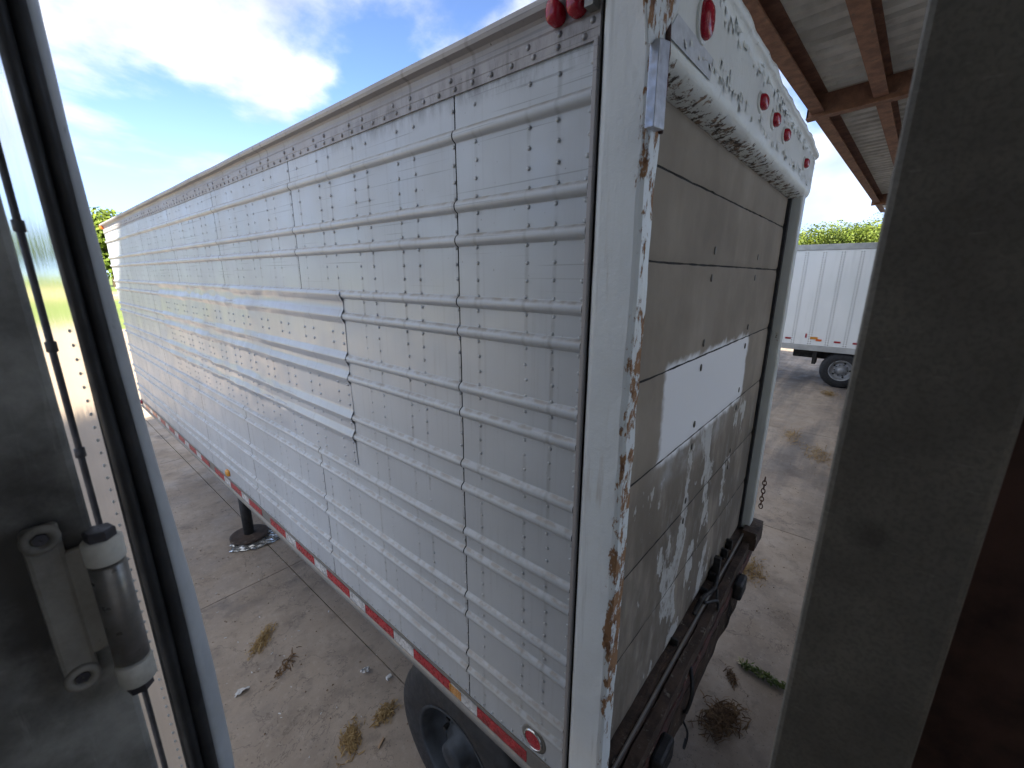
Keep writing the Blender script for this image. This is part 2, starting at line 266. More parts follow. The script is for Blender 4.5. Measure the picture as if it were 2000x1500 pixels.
# ------------------------------------------------------------------ mesh helpers
class MB:
    def __init__(s): s.v = []; s.f = []
    def add(s, vs, fs):
        o = len(s.v); s.v += [tuple(q) for q in vs]; s.f += [tuple(i+o for i in f) for f in fs]; return s
    def box(s, x0, x1, y0, y1, z0, z1):
        vs = [(x, y, z) for x in (x0, x1) for y in (y0, y1) for z in (z0, z1)]
        return s.add(vs, [(0, 1, 3, 2), (4, 6, 7, 5), (0, 4, 5, 1), (2, 3, 7, 6), (0, 2, 6, 4), (1, 5, 7, 3)])
    def hexa(s, quad, d):            # quad of points extruded by vector d
        q = [Vector(p) for p in quad]; vs = q + [p+Vector(d) for p in q]
        return s.add(vs, [(0, 1, 2, 3), (7, 6, 5, 4), (0, 4, 5, 1), (1, 5, 6, 2), (2, 6, 7, 3), (3, 7, 4, 0)])
    def poly(s, pts, d):             # polygon extruded by d
        n = len(pts); q = [Vector(p) for p in pts]; vs = q+[p+Vector(d) for p in q]
        return s.add(vs, [tuple(range(n)), tuple(range(2*n-1, n-1, -1))]+[(i, (i+1) % n, (i+1) % n+n, i+n) for i in range(n)])
    def tube(s, pts, r, n=10, cap=True):
        pts = [Vector(p) for p in pts]; rings = []
        rr = r if isinstance(r, (list, tuple)) else [r]*len(pts)
        for i, p in enumerate(pts):
            t = (pts[min(i+1, len(pts)-1)]-pts[max(i-1, 0)]).normalized()
            a = t.orthogonal().normalized() if i == 0 else (a-t*a.dot(t)).normalized()
            b = t.cross(a); rings.append([p+(a*math.cos(k*2*math.pi/n)+b*math.sin(k*2*math.pi/n))*rr[i] for k in range(n)])
        vs = [q for g in rings for q in g]; fs = []
        for i in range(len(pts)-1):
            for k in range(n): fs.append((i*n+k, i*n+(k+1) % n, (i+1)*n+(k+1) % n, (i+1)*n+k))
        if cap: fs += [tuple(range(n-1, -1, -1)), tuple(range(len(vs)-n, len(vs)))]
        return s.add(vs, fs)
    def lathe(s, prof, c, axis, n=32):   # prof: (along, radius)
        ax = Vector(axis).normalized(); a = ax.orthogonal().normalized(); b = ax.cross(a); c = Vector(c); vs = []; fs = []
        for (t, r) in prof:
            for k in range(n): vs.append(c+ax*t+(a*math.cos(k*2*math.pi/n)+b*math.sin(k*2*math.pi/n))*r)
        for i in range(len(prof)-1):
            for k in range(n): fs.append((i*n+k, i*n+(k+1) % n, (i+1)*n+(k+1) % n, (i+1)*n+k))
        return s.add(vs, fs)
    def dome(s, c, nrm, r, h, n=7):
        ax = Vector(nrm).normalized(); a = ax.orthogonal().normalized(); b = ax.cross(a); c = Vector(c); vs = []; fs = []
        for (t, q) in ((0, 1), (0.62, 0.8), (0.93, 0.4)):
            for k in range(n): vs.append(c+ax*(t*h)+(a*math.cos(k*2*math.pi/n)+b*math.sin(k*2*math.pi/n))*(q*r))
        vs.append(c+ax*h)
        for i in range(2):
            for k in range(n): fs.append((i*n+k, i*n+(k+1) % n, (i+1)*n+(k+1) % n, (i+1)*n+k))
        for k in range(n): fs.append((2*n+k, 2*n+(k+1) % n, 3*n))
        return s.add(vs, fs)
    def grid(s, fn, nu, nv):         # fn(u,v) u,v in 0..1
        vs = [fn(i/nu, j/nv) for i in range(nu+1) for j in range(nv+1)]
        return s.add(vs, [(i*(nv+1)+j, (i+1)*(nv+1)+j, (i+1)*(nv+1)+j+1, i*(nv+1)+j+1) for i in range(nu) for j in range(nv)])
    def mesh(s, name, mat, smooth=False, fix=True):
        me = bpy.data.meshes.new(name); me.from_pydata(s.v, [], s.f)
        if fix:
            bm = bmesh.new(); bm.from_mesh(me); bmesh.ops.recalc_face_normals(bm, faces=bm.faces); bm.to_mesh(me); bm.free()
        me.materials.append(mat)
        if smooth: me.polygons.foreach_set('use_smooth', [True]*len(me.polygons))
        return me
    def build(s, name, mat, parent=None, smooth=False, bevel=0.0, stuff=False, fix=True):
        return link(name, s.mesh(name, mat, smooth, fix), parent, bevel, stuff)
def link(name, me, parent=None, bevel=0.0, stuff=False, loc=None):
    o = bpy.data.objects.new(name, me); col.objects.link(o)
    if loc is not None: o.location = loc
    if parent is not None:
        o.parent = parent; o.matrix_parent_inverse = world_of(parent).inverted()
    if bevel:
        b = o.modifiers.new('bevel', 'BEVEL'); b.width = bevel; b.segments = 2; b.limit_method = 'ANGLE'; b.angle_limit = R(35)
    if stuff: o['kind'] = 'stuff'
    return o
def world_of(o):
    m = Matrix.LocRotScale(o.location, o.rotation_euler, o.scale)
    return m if o.parent is None else world_of(o.parent) @ o.matrix_parent_inverse @ m
def tag(o, label, cat, group=None):
    o['label'] = label; o['category'] = cat
    if group: o['group'] = group
    return o
def thing(name, loc, label, cat, group=None):
    o = bpy.data.objects.new(name, None); o.empty_display_size = 0.2; col.objects.link(o); o.location = loc; return tag(o, label, cat, group)
def struct(o): o['kind'] = 'structure'; return o
def nz(p, s=1.0): return mnoise.noise(Vector(p)*s)

# ------------------------------------------------------------------ ground
g = MB().add([(-900, -900, -0.06), (900, -900, -0.06), (900, 900, -0.06), (-900, 900, -0.06)], [(0, 1, 2, 3)])
struct(g.build('grass_field', GRASS))
yard = MB().box(-60, 60, -40, 32, -0.055, -0.03).build('concrete_yard', JOINT); struct(yard)
# cast slabs near the trailer, each its own piece
PITCHS = 4.3; gx0, gy0 = 0.42-3*PITCHS, 3.3-2*PITCHS
NXS, NYS = 8, 8
sm = MB().box(0, PITCHS-0.009, 0, PITCHS-0.009, -0.029, 0).mesh('concrete_slab', CONC)
sm2 = MB().box(0, PITCHS-0.009, 0, 2*PITCHS-0.009, -0.029, 0).mesh('concrete_slab', CONC)
for i in range(NXS):
    for j in range(NYS):
        if j == 1: continue
        if j == 0:
            link('concrete_slab', sm2, yard, 0.0, False, (gx0+i*PITCHS+0.0045, gy0+0.0045, -0.001)); continue
        o = link('concrete_slab', sm, yard, 0.0, False, (gx0+i*PITCHS+0.0045, gy0+j*PITCHS+0.0045, random.uniform(-0.003, 0.0)))
X0, X1, Y0, Y1 = gx0, gx0+NXS*PITCHS, gy0, gy0+NYS*PITCHS
far = MB()
far.box(-60, X0, -40, 32, -0.029, -0.001); far.box(X1, 60, -40, 32, -0.029, -0.001); far.box(X0, X1, -40, Y0, -0.029, -0.001); far.box(X0, X1, Y1, 32, -0.029, -0.001)
far.build('concrete_paving', CONC, yard)
rd = MB().box(-400, 400, 84, 92, -0.055, -0.04).build('road', ROAD); struct(rd)
ln = MB()
ln.box(-400, 400, 85.0, 85.25, -0.0399, -0.036); ln.build('road_line', PAPER, rd)

# ------------------------------------------------------------------ the silver trailer
TL = thing('silver_semi_trailer', (1.25, 3.3, 0), 'weathered silver semi trailer with horizontal ribbed sides, red tape and peeling white rear frame', 'trailer')
RIBS = [3.504, 3.296, 3.19, 2.989, 2.886, 2.682, 2.586, 2.381, 2.28, 2.084, 1.995, 1.782, 1.687, 1.487, 1.395]
ZB, ZT = 1.2425, 3.6175
PROF = [(-0.0205, 0), (-0.0178, 0.003), (-0.0152, 0.0075), (-0.0106, 0.0122), (-0.005, 0.0146), (0.0, 0.0150), (0.005, 0.0146), (0.0106, 0.0122), (0.0152, 0.0075), (0.0178, 0.003), (0.0205, 0)]
def prof_pts():
    pts = [(ZB, 0)]
    for r in sorted(RIBS):
        lo = r-0.0205; a = pts[-1][0]
        k = max(2, int((lo-a)/0.05))
        for q in range(1, k): pts.append((a+(lo-a)*q/k, 0))
        pts.append((lo-0.0015, 0))
        pts += [(r+d, h) for d, h in PROF]; pts.append((r+0.022, 0))
    a = pts[-1][0]
    pts += [(a+(ZT-a)*q/3, 0) for q in (1, 2, 3)]
    return pts
PP = prof_pts()
SEAMS = [-0.503, 0.0, 1.22, 2.44, 3.66, 4.88, 6.10, 7.15]
for a, b in zip(SEAMS[:-1], SEAMS[1:]):
    n = 14; m = MB()
    def f(u, v, a=a, b=b):
        y = a+0.0027+(b-a-0.0054)*u; i = round(v*(len(PP)-1)); z, h = PP[i]
        e = min(u*(b-a), (1-u)*(b-a)); lap = 0.0
        wob = 0.0034*nz((0.3, y*1.7, z*2.1)) + 0.0018*nz((4.3, y*5, z*4.5))
        return (-h-lap-wob, y, z + 0.0015*nz((9, y*2.5, z*3)))
    m.grid(f, n, len(PP)-1)
    m.build('side_panel', SKIN, TL, True, fix=False)
core = MB().box(0.012, 2.48, -0.50, 7.10, 1.22, 3.60).build('inner_wall', DARK, TL)
MB().box(2.482, 2.5, -0.50, 7.14, 1.2, 3.64).build('far_side_wall', SKIN, TL)
MB().box(0.002, 2.498, 7.105, 7.165, 1.15, 3.70).build('front_wall', SKIN, TL)
# rivets
rv = MB()
def on_rib(z): return any(abs(z-r) < 0.021 for r in RIBS)
def in_patch(y, z): return 0.79 < y < 4.52 and 2.10 < z < 3.012
cols_ = []
k = -1
while True:
    cpos = -0.042+0.306*k
    if cpos > 7.1: break
    cols_ += [cpos-0.05, cpos+0.05]; k += 1
cols_ = [c for c in cols_ if -0.49 < c < 7.12]+[-0.492]
for y in cols_:
    for q in range(46):
        z = 3.575-0.0512*q
        if z < ZB+0.02: break
        if on_rib(z) or in_patch(y, z): continue
        rv.dome((-0.0005, y+random.uniform(-.003, .003), z+random.uniform(-.002, .002)), (-1, 0, 0), 0.0066, 0.0032)
y = -0.47
while y < 7.1:
    rv.dome((-0.0005, y, 1.262), (-1, 0, 0), 0.007, 0.0055); y += 0.055
rv.build('side_rivet', SKIN, TL, True, stuff=True, fix=False)
# crumpled repair sheet
def px_ridge(z):
    for r in RIBS[4:9]+[2.989]:
        d = abs(z-r)
        if d < 0.034: return 0.0175*(1-d/0.034)**0.8
    return 0.0
PY0, PY1, PZ0, PZ1 = 0.80, 4.50, 2.118, 3.004
zs = [PZ0]
for r in sorted(RIBS[3:9]):
    zs += [r-0.05, r-0.034, r-0.022, r-0.012, r-0.005, r, r+0.005, r+0.012, r+0.022, r+0.034, r+0.05]
zs = sorted(set([z for z in zs if z < PZ1]+[PZ1]+[PZ0+(PZ1-PZ0)*q/40 for q in range(41)]))
def fpatch(u, v):
    y = PY0+(PY1-PY0)*u; z = zs[round(v*(len(zs)-1))]
    if v == 0: z += 0.018*nz((2, y*3, 0))
    if u == 0: y += 0.008*nz((7, z*6, 1))
    dam = max(0, min(1, (y-1.15)/0.8))*max(0, min(1, (4.4-y)/0.5))
    rg = px_ridge(z)
    d = 0.0035+rg*(1-0.75*dam*max(0, nz((3, y*2.9, z*5))+0.30))
    d += dam*(0.0062*nz((1, y*3.6, z*6)) + 0.0042*nz((5, y*11, z*13))*(1.2 if rg > 0.002 else 0.6) + 0.0016*nz((2, y*27, z*30))) + 0.0016*nz((8, y*2.6, z*3.4))
    if rg > 0.003: d -= dam*0.012*max(0, nz((11, y*7.5, z*1.2))-0.28)*1.6
    if 0 < v < 1: z += dam*0.012*nz((6, y*1.9, z*2.2))+dam*0.004*nz((16, y*7, z*6))
    return (-max(d, 0.0016), y, z)
pt = MB().grid(fpatch, 260, len(zs)-1).build('repair_sheet', PATCH, TL, True, fix=False); pt['label'] = 'bright crumpled repair sheet riveted over the ribs'
pr = MB()
for y in cols_:
    if not PY0+0.01 < y < PY1-0.01: continue
    for q in range(18):
        z = 2.96-0.0512*q
        if z < PZ0+0.02 or px_ridge(z) > 0.002: continue
        pr.dome((fpatch((y-PY0)/(PY1-PY0), zs.index(min(zs, key=lambda t: abs(t-z)))/(len(zs)-1))[0]+0.001, y, z), (-1, 0, 0), 0.0085, 0.0068)
pr.build('patch_rivet', PATCH, pt, True, stuff=True, fix=False)
# top rail
tp = [(0.0, 3.6165), (-0.0045, 3.6165), (-0.0048, 3.640), (-0.0038, 3.641), (-0.0048, 3.642), (-0.0048, 3.668), (-0.0032, 3.672), (-0.0012, 3.676), (-0.0012, 3.688), (-0.004, 3.700), (-0.010, 3.707), (-0.030, 3.712), (-0.034, 3.722), (-0.031, 3.735), (-0.018, 3.745), (0.05, 3.752), (0.05, 3.6165)]
def extr(prof, ys, jit=0.0):
    m = MB(); n = len(prof)
    vs = [(x+jit*nz((z*3, y*2, 1)), y, z+jit*nz((x*3, y*2, 5))) for y in ys for x, z in prof]
    fs = [(i*n+q, i*n+(q+1) % n, (i+1)*n+(q+1) % n, (i+1)*n+q) for i in range(len(ys)-1) for q in range(n)]
    fs += [tuple(range(n)), tuple(range(len(vs)-1, len(vs)-n-1, -1))]
    return m.add(vs, fs)
tr = extr(tp, [-0.512+(7.165+0.512)*i/60 for i in range(61)], 0.0025).build('top_rail', RAIL, TL)
MB().box(0.045, 2.50, -0.5, 7.16, 3.70, 3.748).build('roof_skin', RAIL, TL)
rr_ = MB(); y = -0.47; q = 0
while y < 7.1:
    rr_.dome((-0.0048, y, 3.631), (-1, 0, 0), 0.0085, 0.006)
    y += 0.0765
for c in cols_:
    rr_.dome((-0.0048, c, 3.658), (-1, 0, 0), 0.0085, 0.006)
rr_.build('rail_rivet', RIVET, tr, True, stuff=True, fix=False)
# bottom rail with tape
bp = [(0.01, 1.246), (-0.006, 1.246), (-0.0075, 1.238), (-0.004, 1.234), (-0.004, 1.160), (-0.012, 1.155), (-0.016, 1.146), (-0.016, 1.132), (-0.010, 1.128), (-0.006, 1.140), (0.01, 1.145)]
br = extr(bp, [-0.51+(7.165+0.51)*i/40 for i in range(41)], 0.002).build('bottom_rail', BRAIL, TL)
MB().box(0.012, 0.05, -0.50, 7.15, 1.10, 1.24).build('rail_web', BRAIL, br)
k = 0; y = -0.33
rng = random.Random(3)
while y < 6.9:
    l1 = 0.28
    MB().box(-0.0066, -0.0035, y, y+l1, 1.168, 1.224).build('reflective_tape', REDTAPE, br)
    if k not in (5, 8):
        MB().box(-0.0066, -0.0035, y+l1+0.002, y+0.455, 1.168, 1.224).build('reflective_tape', WHITETAPE, br)
    if k == 0:
        mm = MB()
        for a in range(9):
            for b in range(5): mm.box(-0.0082, -0.006, 0.055+a*0.009, 0.061+a*0.009, 1.172+b*0.010, 1.179+b*0.010)
        mm.build('amber_prism_reflector', AMBER, br)
    y += 0.46; k += 1
# round reflector, side markers
ro = MB().lathe([(0, 0.043), (0.010, 0.043), (0.012, 0.039), (0.008, 0.0385)], (0, -0.362, 1.318), (-1, 0, 0)).build('reflector_ring', CHROME, TL, True)
MB().lathe([(0.008, 0.0385), (0.0095, 0.02), (0.010, 0.0005)], (0, -0.362, 1.318), (-1, 0, 0)).build('reflector_lens', REDLENS, ro, True)
MB().lathe([(0, 0.058), (0.003, 0.058), (0.004, 0.05), (0.004, 0.044)], (0, -0.362, 1.318), (-1, 0, 0)).build('reflector_base', BRAIL, ro, True)
def ellips(c, rx, ry, rz, n=18, m=10):
    b = MB(); c = Vector(c)
    def f(u, v):
        a = 2*math.pi*u; t = math.pi*(v-0.5)
        sq = lambda q: math.copysign(abs(q)**0.7, q)
        return (c.x+rx*sq(math.cos(t))*sq(math.cos(a)), c.y+ry*sq(math.cos(t))*sq(math.sin(a)), c.z+rz*sq(math.sin(t)))
    return b.grid(f, n, m)
ellips((-0.004, 3.197, 1.305), 0.022, 0.045, 0.032).build('amber_marker_lamp', AMBER, TL, True)
ellips((-0.010, 7.13, 3.70), 0.03, 0.03, 0.03).build('orange_marker_lamp', ORANGE, TL, True)
ellips((-0.010, 7.12, 1.21), 0.02, 0.05, 0.03).build('red_marker_lamp', REDLENS, TL, True)
for yy in (-0.392, -0.452):
    lo = ellips((-0.014, yy, 3.702), 0.026, 0.023, 0.028).build('red_marker_lamp', REDLENS, TL, True)
MB().box(-0.03, 0.0, -0.505, -0.482, 3.676, 3.735).build('lamp_bracket', BRAIL, TL)
MB().box(-0.0165, 0.0, -0.5155, -0.5025, 1.15, 3.618).build('edge_strip', RAIL, TL, bevel=0.002)
MB().box(0.004, 0.03, -0.53, -0.508, 1.05, 3.75).build('corner_gap', DARK, TL)
# left corner post
def post(pl, z0, z1, name, mat, jit, nzs=70):
    m = MB(); n = len(pl); vs = []
    for i in range(nzs+1):
        z = z0+(z1-z0)*i/nzs
        for (x, y) in pl:
            e = 1.0 if y < -0.62 else 0.12
            vs.append((x+jit*e*nz((x*5+1, y*9, z*9)), y+jit*e*nz((x*5+7, y*9, z*9+3)), z))
    fs = [(i*n+q, i*n+(q+1) % n, (i+1)*n+(q+1) % n, (i+1)*n+q) for i in range(nzs) for q in range(n)]
    fs += [tuple(range(n)), tuple(range(len(vs)-1, len(vs)-n-1, -1))]
    return m.add(vs, fs).build(name, mat, TL, False)
post([(0.004, -0.5215), (-0.003, -0.5225), (-0.0105, -0.530), (-0.012, -0.540), (-0.012, -0.60), (-0.012, -0.634), (-0.009, -0.643), (-0.002, -0.650), (0.02, -0.652), (0.05, -0.652), (0.058, -0.647), (0.058, -0.60), (0.058, -0.5215)], 1.04, 3.86, 'corner_post', POST, 0.004)
post([(2.395, -0.535), (2.395, -0.60), (2.396, -0.624), (2.401, -0.631), (2.45, -0.632), (2.50, -0.631), (2.507, -0.625), (2.507, -0.535)], 1.06, 3.60, 'corner_post', RPOST, 0.003)
MB().box(2.352, 2.396, -0.574, -0.552, 1.17, 3.57).build('door_seal', RUBBER, TL)
# weld bead and plates on the left post
bead = MB(); z = 3.42
pts = [(0.046+0.003*nz((1, 2, q*3.1)), -0.656+0.003*nz((4, q*2.7, 1)), 3.40+q*0.02) for q in range(17)]
bead.tube(pts, [0.006+0.004*abs(nz((9, q*1.7, 3))) for q in range(17)], 7).build('weld_bead', SILLRED, TL, True)
# header above the door
hp = [(-0.50, 3.862), (-0.650, 3.858), (-0.664, 3.850), (-0.668, 3.838), (-0.660, 3.826), (-0.650, 3.820), (-0.648, 3.78), (-0.647, 3.70), (-0.6475, 3.640), (-0.647, 3.612), (-0.641, 3.592), (-0.628, 3.577), (-0.61, 3.569), (-0.58, 3.563), (-0.53, 3.560), (-0.50, 3.58)]
HX0, HX1, HN = 0.0585, 2.52, 110
m = MB(); n = len(hp); vs = []
for i in range(HN+1):
    x = HX0+(HX1-HX0)*i/HN
    for (yy, z) in hp:
        top = max(0, min(1, (z-3.77)/0.06)); bot = max(0, min(1, (3.62-z)/0.04)); j = 0.0015+0.007*top+0.004*bot
        vs.append((x, yy+j*nz((x*9, yy*4, z*9)), z+j*nz((x*11+3, yy*4, z*7)) - 0.02*max(0, (x-2.2)/0.3)*top))
fs = [(i*n+q, i*n+(q+1) % n, (i+1)*n+(q+1) % n, (i+1)*n+q) for i in range(HN) for q in range(n)]
fs += [tuple(range(n)), tuple(range(len(vs)-1, len(vs)-n-1, -1))]
hd = m.add(vs, fs).build('door_header', HEADER, TL, True)
flk = MB(); rng = random.Random(11)       # curling paint flakes along the header
for i in range(230):
    x = rng.uniform(0.12, 2.48); b = rng.random()
    z = (rng.gauss(3.632, 0.016) if b < 0.45 else rng.gauss(3.79, 0.022)); 
    if z > 3.815 or z < 3.612: continue
    s = rng.uniform(0.006, 0.020); h = rng.uniform(0.008, 0.026); yb = -0.6485
    tw = rng.uniform(-0.006, 0.006)
    flk.add([(x, yb, z+h), (x+s, yb, z+h*0.9), (x+s+tw, yb-rng.uniform(0.003, 0.012), z-h*0.3), (x+tw, yb-rng.uniform(0.003, 0.010), z-h*0.2)], [(0, 1, 2, 3)])
flk.build('paint_flake', HEADER, hd, False, stuff=True)
def quadY(pts, Y, dy): return MB().hexa([onY(x, y, Y) for x, y in pts], (0, dy, 0))
quadY([(1303, 66), (1325, 26), (1394, 116), (1387, 157)], -0.6495, 0.001).build('grey_tape_patch', TAPEGREY, hd)
gp = MB().poly([onY(x, y, -0.664) for x, y in [(1262, -60), (1350, -60), (1324, 20), (1302, 62), (1284, 80), (1267, 86)]], (0, 0.010, 0)).build('corner_gusset', POST, TL, bevel=0.003)
fb = quadY([(1290, 72), (1310, 80), (1297, 254), (1277, 247)], -0.678, 0.022).build('flat_bar', ALUBAR, TL, bevel=0.002)
for (x, rx, rz) in ((0.268, 0.032, 0.042), (0.953, 0.038, 0.025), (1.197, 0.038, 0.025), (1.451, 0.038, 0.025), (2.108, 0.038, 0.025)):
    bs = MB().lathe([(0, 1), (0.006, 1), (0.008, 0.9), (0.008, 0.02)], (0, 0, 0), (0, -1, 0), 16)
    bs.v = [(x+vx*(rx+0.010), -0.647+vy, 3.708+vz*(rz+0.010)) for vx, vy, vz in bs.v]
    lb = bs.build('lamp_base', HEADER, TL, True)
    ellips((x, -0.656, 3.708), rx, 0.020, rz).build('red_lens', REDLENS, lb, True)
# door boards
DZ = [1.172, 1.58, 1.97, 2.36, 2.735, 3.12, 3.39, 3.70]
for a, b in zip(DZ[:-1], DZ[1:]):
    m = MB()
    def f(u, v, a=a, b=b):
        x = 0.062+(2.362-0.062)*u; z = a+0.0035+(b-a-0.007)*v
        e = min(v, 1-v)*(b-a)
        return (x, -0.556+0.002*nz((x*2, 3, z*3))+(0.004 if e < 0.001 else 0)+ (0.004*abs(nz((x*22, 1, a*9))) if e < 0.001 else 0), z + (0.003*nz((x*14, 7, a*5)) if e < 0.001 else 0))
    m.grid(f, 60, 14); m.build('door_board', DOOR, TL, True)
MB().box(0.06, 2.37, -0.549, -0.51, 1.17, 3.75).build('door_backing', DARK, TL)
dr = MB()
for xx in (0.92, 1.72):
    for a in DZ[2:-2]:
        for d in (-0.05, 0.06):
            b = MB().lathe([(0, 1), (0.003, 0.9), (0.0035, 0.02)], (0, 0, 0), (0, -1, 0), 10)
            b.v = [(xx+0.01*nz((a, d*9, xx))+vx*0.011, -0.5575+vy, a+d+vz*0.017) for vx, vy, vz in b.v]; dr.add(b.v, b.f)
dr.build('door_fastener', DOORFIX, TL, True, stuff=True)
# sill, bumper and hardware at the tail
def rough_bar(x0, x1, y0, y1, z0, z1, name, mat, jit, parent=TL, n=60):
    prof = [(y0, z0), (y0, (z0+z1)/2), (y0, z1), ((y0+y1)/2, z1), (y1, z1), (y1, z0), ((y0+y1)/2, z0)]; k = len(prof)
    vs = []
    for i in range(n+1):
        x = x0+(x1-x0)*i/n
        for (yy, z) in prof: vs.append((x, yy+jit*nz((x*8, yy*20, z*15)), z+jit*nz((x*8+5, yy*20, z*15))))
    fs = [(i*k+q, i*k+(q+1) % k, (i+1)*k+(q+1) % k, (i+1)*k+q) for i in range(n) for q in range(k)]+[tuple(range(k)), tuple(range(len(vs)-1, len(vs)-k-1, -1))]
    return MB().add(vs, fs).build(name, mat, parent)
sill = rough_bar(0.06, 2.44, -0.605, -0.535, 1.06, 1.168, 'door_sill', SILL, 0.004)
MB().box(0.07, 2.42, -0.612, -0.602, 1.150, 1.174).build('sill_lip', BRAIL, sill, bevel=0.003)
rough_bar(0.10, 2.50, -0.662, -0.614, 1.015, 1.105, 'tail_beam', SILL, 0.006)
rough_bar(0.12, 2.10, -0.672, -0.625, 0.735, 0.93, 'bumper_plate', SILL, 0.012)
rough_bar(0.30, 2.52, -0.668, -0.622, 0.935, 1.01, 'bumper_bar', SILLRED, 0.006)
rough_bar(2.30, 2.54, -0.70, -0.60, 1.05, 1.20, 'step_plate', SILL, 0.008, n=8)
for xx in (0.5, 1.25, 2.0): rough_bar(xx, xx+0.10, -0.66, -0.60, 0.74, 1.10, 'bumper_bracket', SILL, 0.006, n=4)
for (x, zc) in ((1.94, 0.98), (0.55, 0.95)):
    MB().box(x-0.10, x+0.06, -0.725, -0.668, zc-0.06, zc+0.06).build('dock_bumper', RUBBER, TL, bevel=0.015)
for (x, s) in ((2.02, 0.04), (1.90, 0.035), (0.95, 0.02), (1.45, 0.02)):
    MB().box(x-s, x+s, -0.585, -0.56, 1.17, 1.17+s*1.3).box(x-s, x-s*0.4, -0.60, -0.56, 1.17+s*0.5, 1.17+s*2.4).build('latch_bracket', STEEL, TL, bevel=0.004)
lt = MB().box(1.58, 1.72, -0.60, -0.562, 1.175, 1.235).box(1.60, 1.64, -0.615, -0.575, 1.20, 1.34).tube([(1.66, -0.60, 1.22), (1.50, -0.625, 1.20), (1.42, -0.60, 1.19), (1.30, -0.60, 1.23), (1.22, -0.59, 1.18)], 0.014, 8).build('door_latch', STEEL, TL, bevel=0.005)
for pts_, r in (([(1.55, -0.63, 1.16), (1.46, -0.66, 1.08), (1.42, -0.665, 1.18), (1.30, -0.62, 1.22)], 0.008), ([(1.0, -0.66, 1.04), (0.93, -0.70, 0.95), (0.90, -0.69, 0.85), (0.97, -0.67, 0.78)], 0.010), ([(0.92, -0.672, 0.76), (0.95, -0.70, 0.66), (0.93, -0.70, 0.58), (0.91, -0.70, 0.60), (0.93, -0.70, 0.64)], 0.006)):
    p4 = [Vector(q) for q in pts_]; sm_ = []
    for i in range(len(p4)-1):
        for t in range(5):
            u = t/5; a = p4[max(i-1, 0)]; b = p4[i]; c = p4[i+1]; d = p4[min(i+2, len(p4)-1)]
            sm_.append(0.5*((2*b)+(c-a)*u+(2*a-5*b+4*c-d)*u*u+(3*b-a-3*c+d)*u**3))
    MB().tube(sm_+[p4[-1]], r, 7).build('hanging_cable', RUBBER, TL, True)
st = MB(); rng = random.Random(5)
for i in range(9):
    x = 1.70+i*0.013; st.tube([(x, -0.668, 0.94), (x+rng.uniform(-.01, .01), -0.69, 0.86), (x+rng.uniform(-.02, .02), -0.68, 0.74+rng.uniform(0, .04))], 0.0022, 4)
st.build('frayed_wire', STEEL, TL, stuff=True)
def torus_link(c, rot, L_=0.022, r=0.004):
    pts = []
    for k in range(13):
        a = 2*math.pi*k/12; p = Vector((0.6*L_*math.cos(a), 0, L_*math.sin(a))); p.rotate(Matrix.Rotation(rot, 3, 'Z')); pts.append(Vector(c)+p)
    return MB().tube(pts, r, 6, False)
chn = MB(); 
for i in range(8): q = torus_link((2.515+0.006*math.sin(i), -0.665, 1.56-i*0.033), (i % 2)*1.4); chn.add(q.v, q.f)
chn.build('rusty_chain', CHAIN, TL, True)
# running gear
def wheel(parent, cx_, cy_, cz_, r, wd, sgn, tyre_m, rim_m):
    ty = MB().lathe([(0.0, r*0.58), (0.004, r*0.62), (-0.02*0+0.006, r*0.72), (-0.002, r*0.86), (-0.018, r*0.955), (-0.04, r*0.99), (-0.06, r), (-wd+0.06, r), (-wd+0.02, r*0.95), (-wd, r*0.8), (-wd, r*0.58)], (cx_, cy_, cz_), (sgn, 0, 0), 56)
    h = MB()
    w_ = bpy.data.objects.new('wheel', None); col.objects.link(w_); w_.location = (cx_, cy_, cz_); w_.parent = parent; w_.matrix_parent_inverse = world_of(parent).inverted()
    ty.build('tyre', tyre_m, w_, True)
    tread = MB()
    for k in range(4): tread.lathe([(-0.07-k*0.04, r-0.002), (-0.07-k*0.04, r+0.005), (-0.10-k*0.04, r+0.005), (-0.10-k*0.04, r-0.002)], (cx_, cy_, cz_), (sgn, 0, 0), 56)
    tread.build('tread', tyre_m, w_, False)
    MB().lathe([(0.003, r*0.585), (0.006, r*0.56), (-0.004, r*0.54), (-0.05, r*0.51), (-0.11, r*0.46), (-0.12, r*0.36), (-0.10, r*0.27), (-0.06, r*0.24), (-0.05, r*0.17), (0.01, r*0.16), (0.02, r*0.12), (0.02, 0.001)], (cx_, cy_, cz_), (sgn, 0, 0), 40).build('rim', rim_m, w_, True)
    for k in range(10):
        a = 2*math.pi*k/10; MB().tube([(cx_-0.115*sgn, cy_+r*0.31*math.cos(a), cz_+r*0.31*math.sin(a)), (cx_-0.07*sgn, cy_+r*0.31*math.cos(a), cz_+r*0.31*math.sin(a))], 0.015, 6).build('wheel_nut', STEEL, w_)
    for k in range(5):
        a = 2*math.pi*(k+0.5)/5; c0 = Vector((cx_-0.112*sgn, cy_+r*0.415*math.cos(a), cz_+r*0.415*math.sin(a)))
        MB().lathe([(0, 0.0005), (0.003, r*0.05), (0, r*0.055)], c0, (sgn, 0, 0), 12).build('hand_hole', DARK, w_)
    return w_
for xx, s in ((0.10, -1), (2.40, 1)): wheel(TL, xx, 0.262, 0.502, 0.50, 0.5, s, RUBBER, RIM)
MB().tube([(0.15, 0.262, 0.502), (2.35, 0.262, 0.502)], 0.065, 12).build('axle', STEEL, TL, True)
fr = MB().box(0.70, 0.80, -0.45, 7.0, 0.85, 1.10).box(1.70, 1.80, -0.45, 7.0, 0.85, 1.10); fr.build('chassis_rail', STEEL, TL)
for i in range(24):
    MB().box(0.05, 2.45, -0.40+i*0.305, -0.34+i*0.305, 1.10, 1.215).build('cross_member', STEEL, TL)
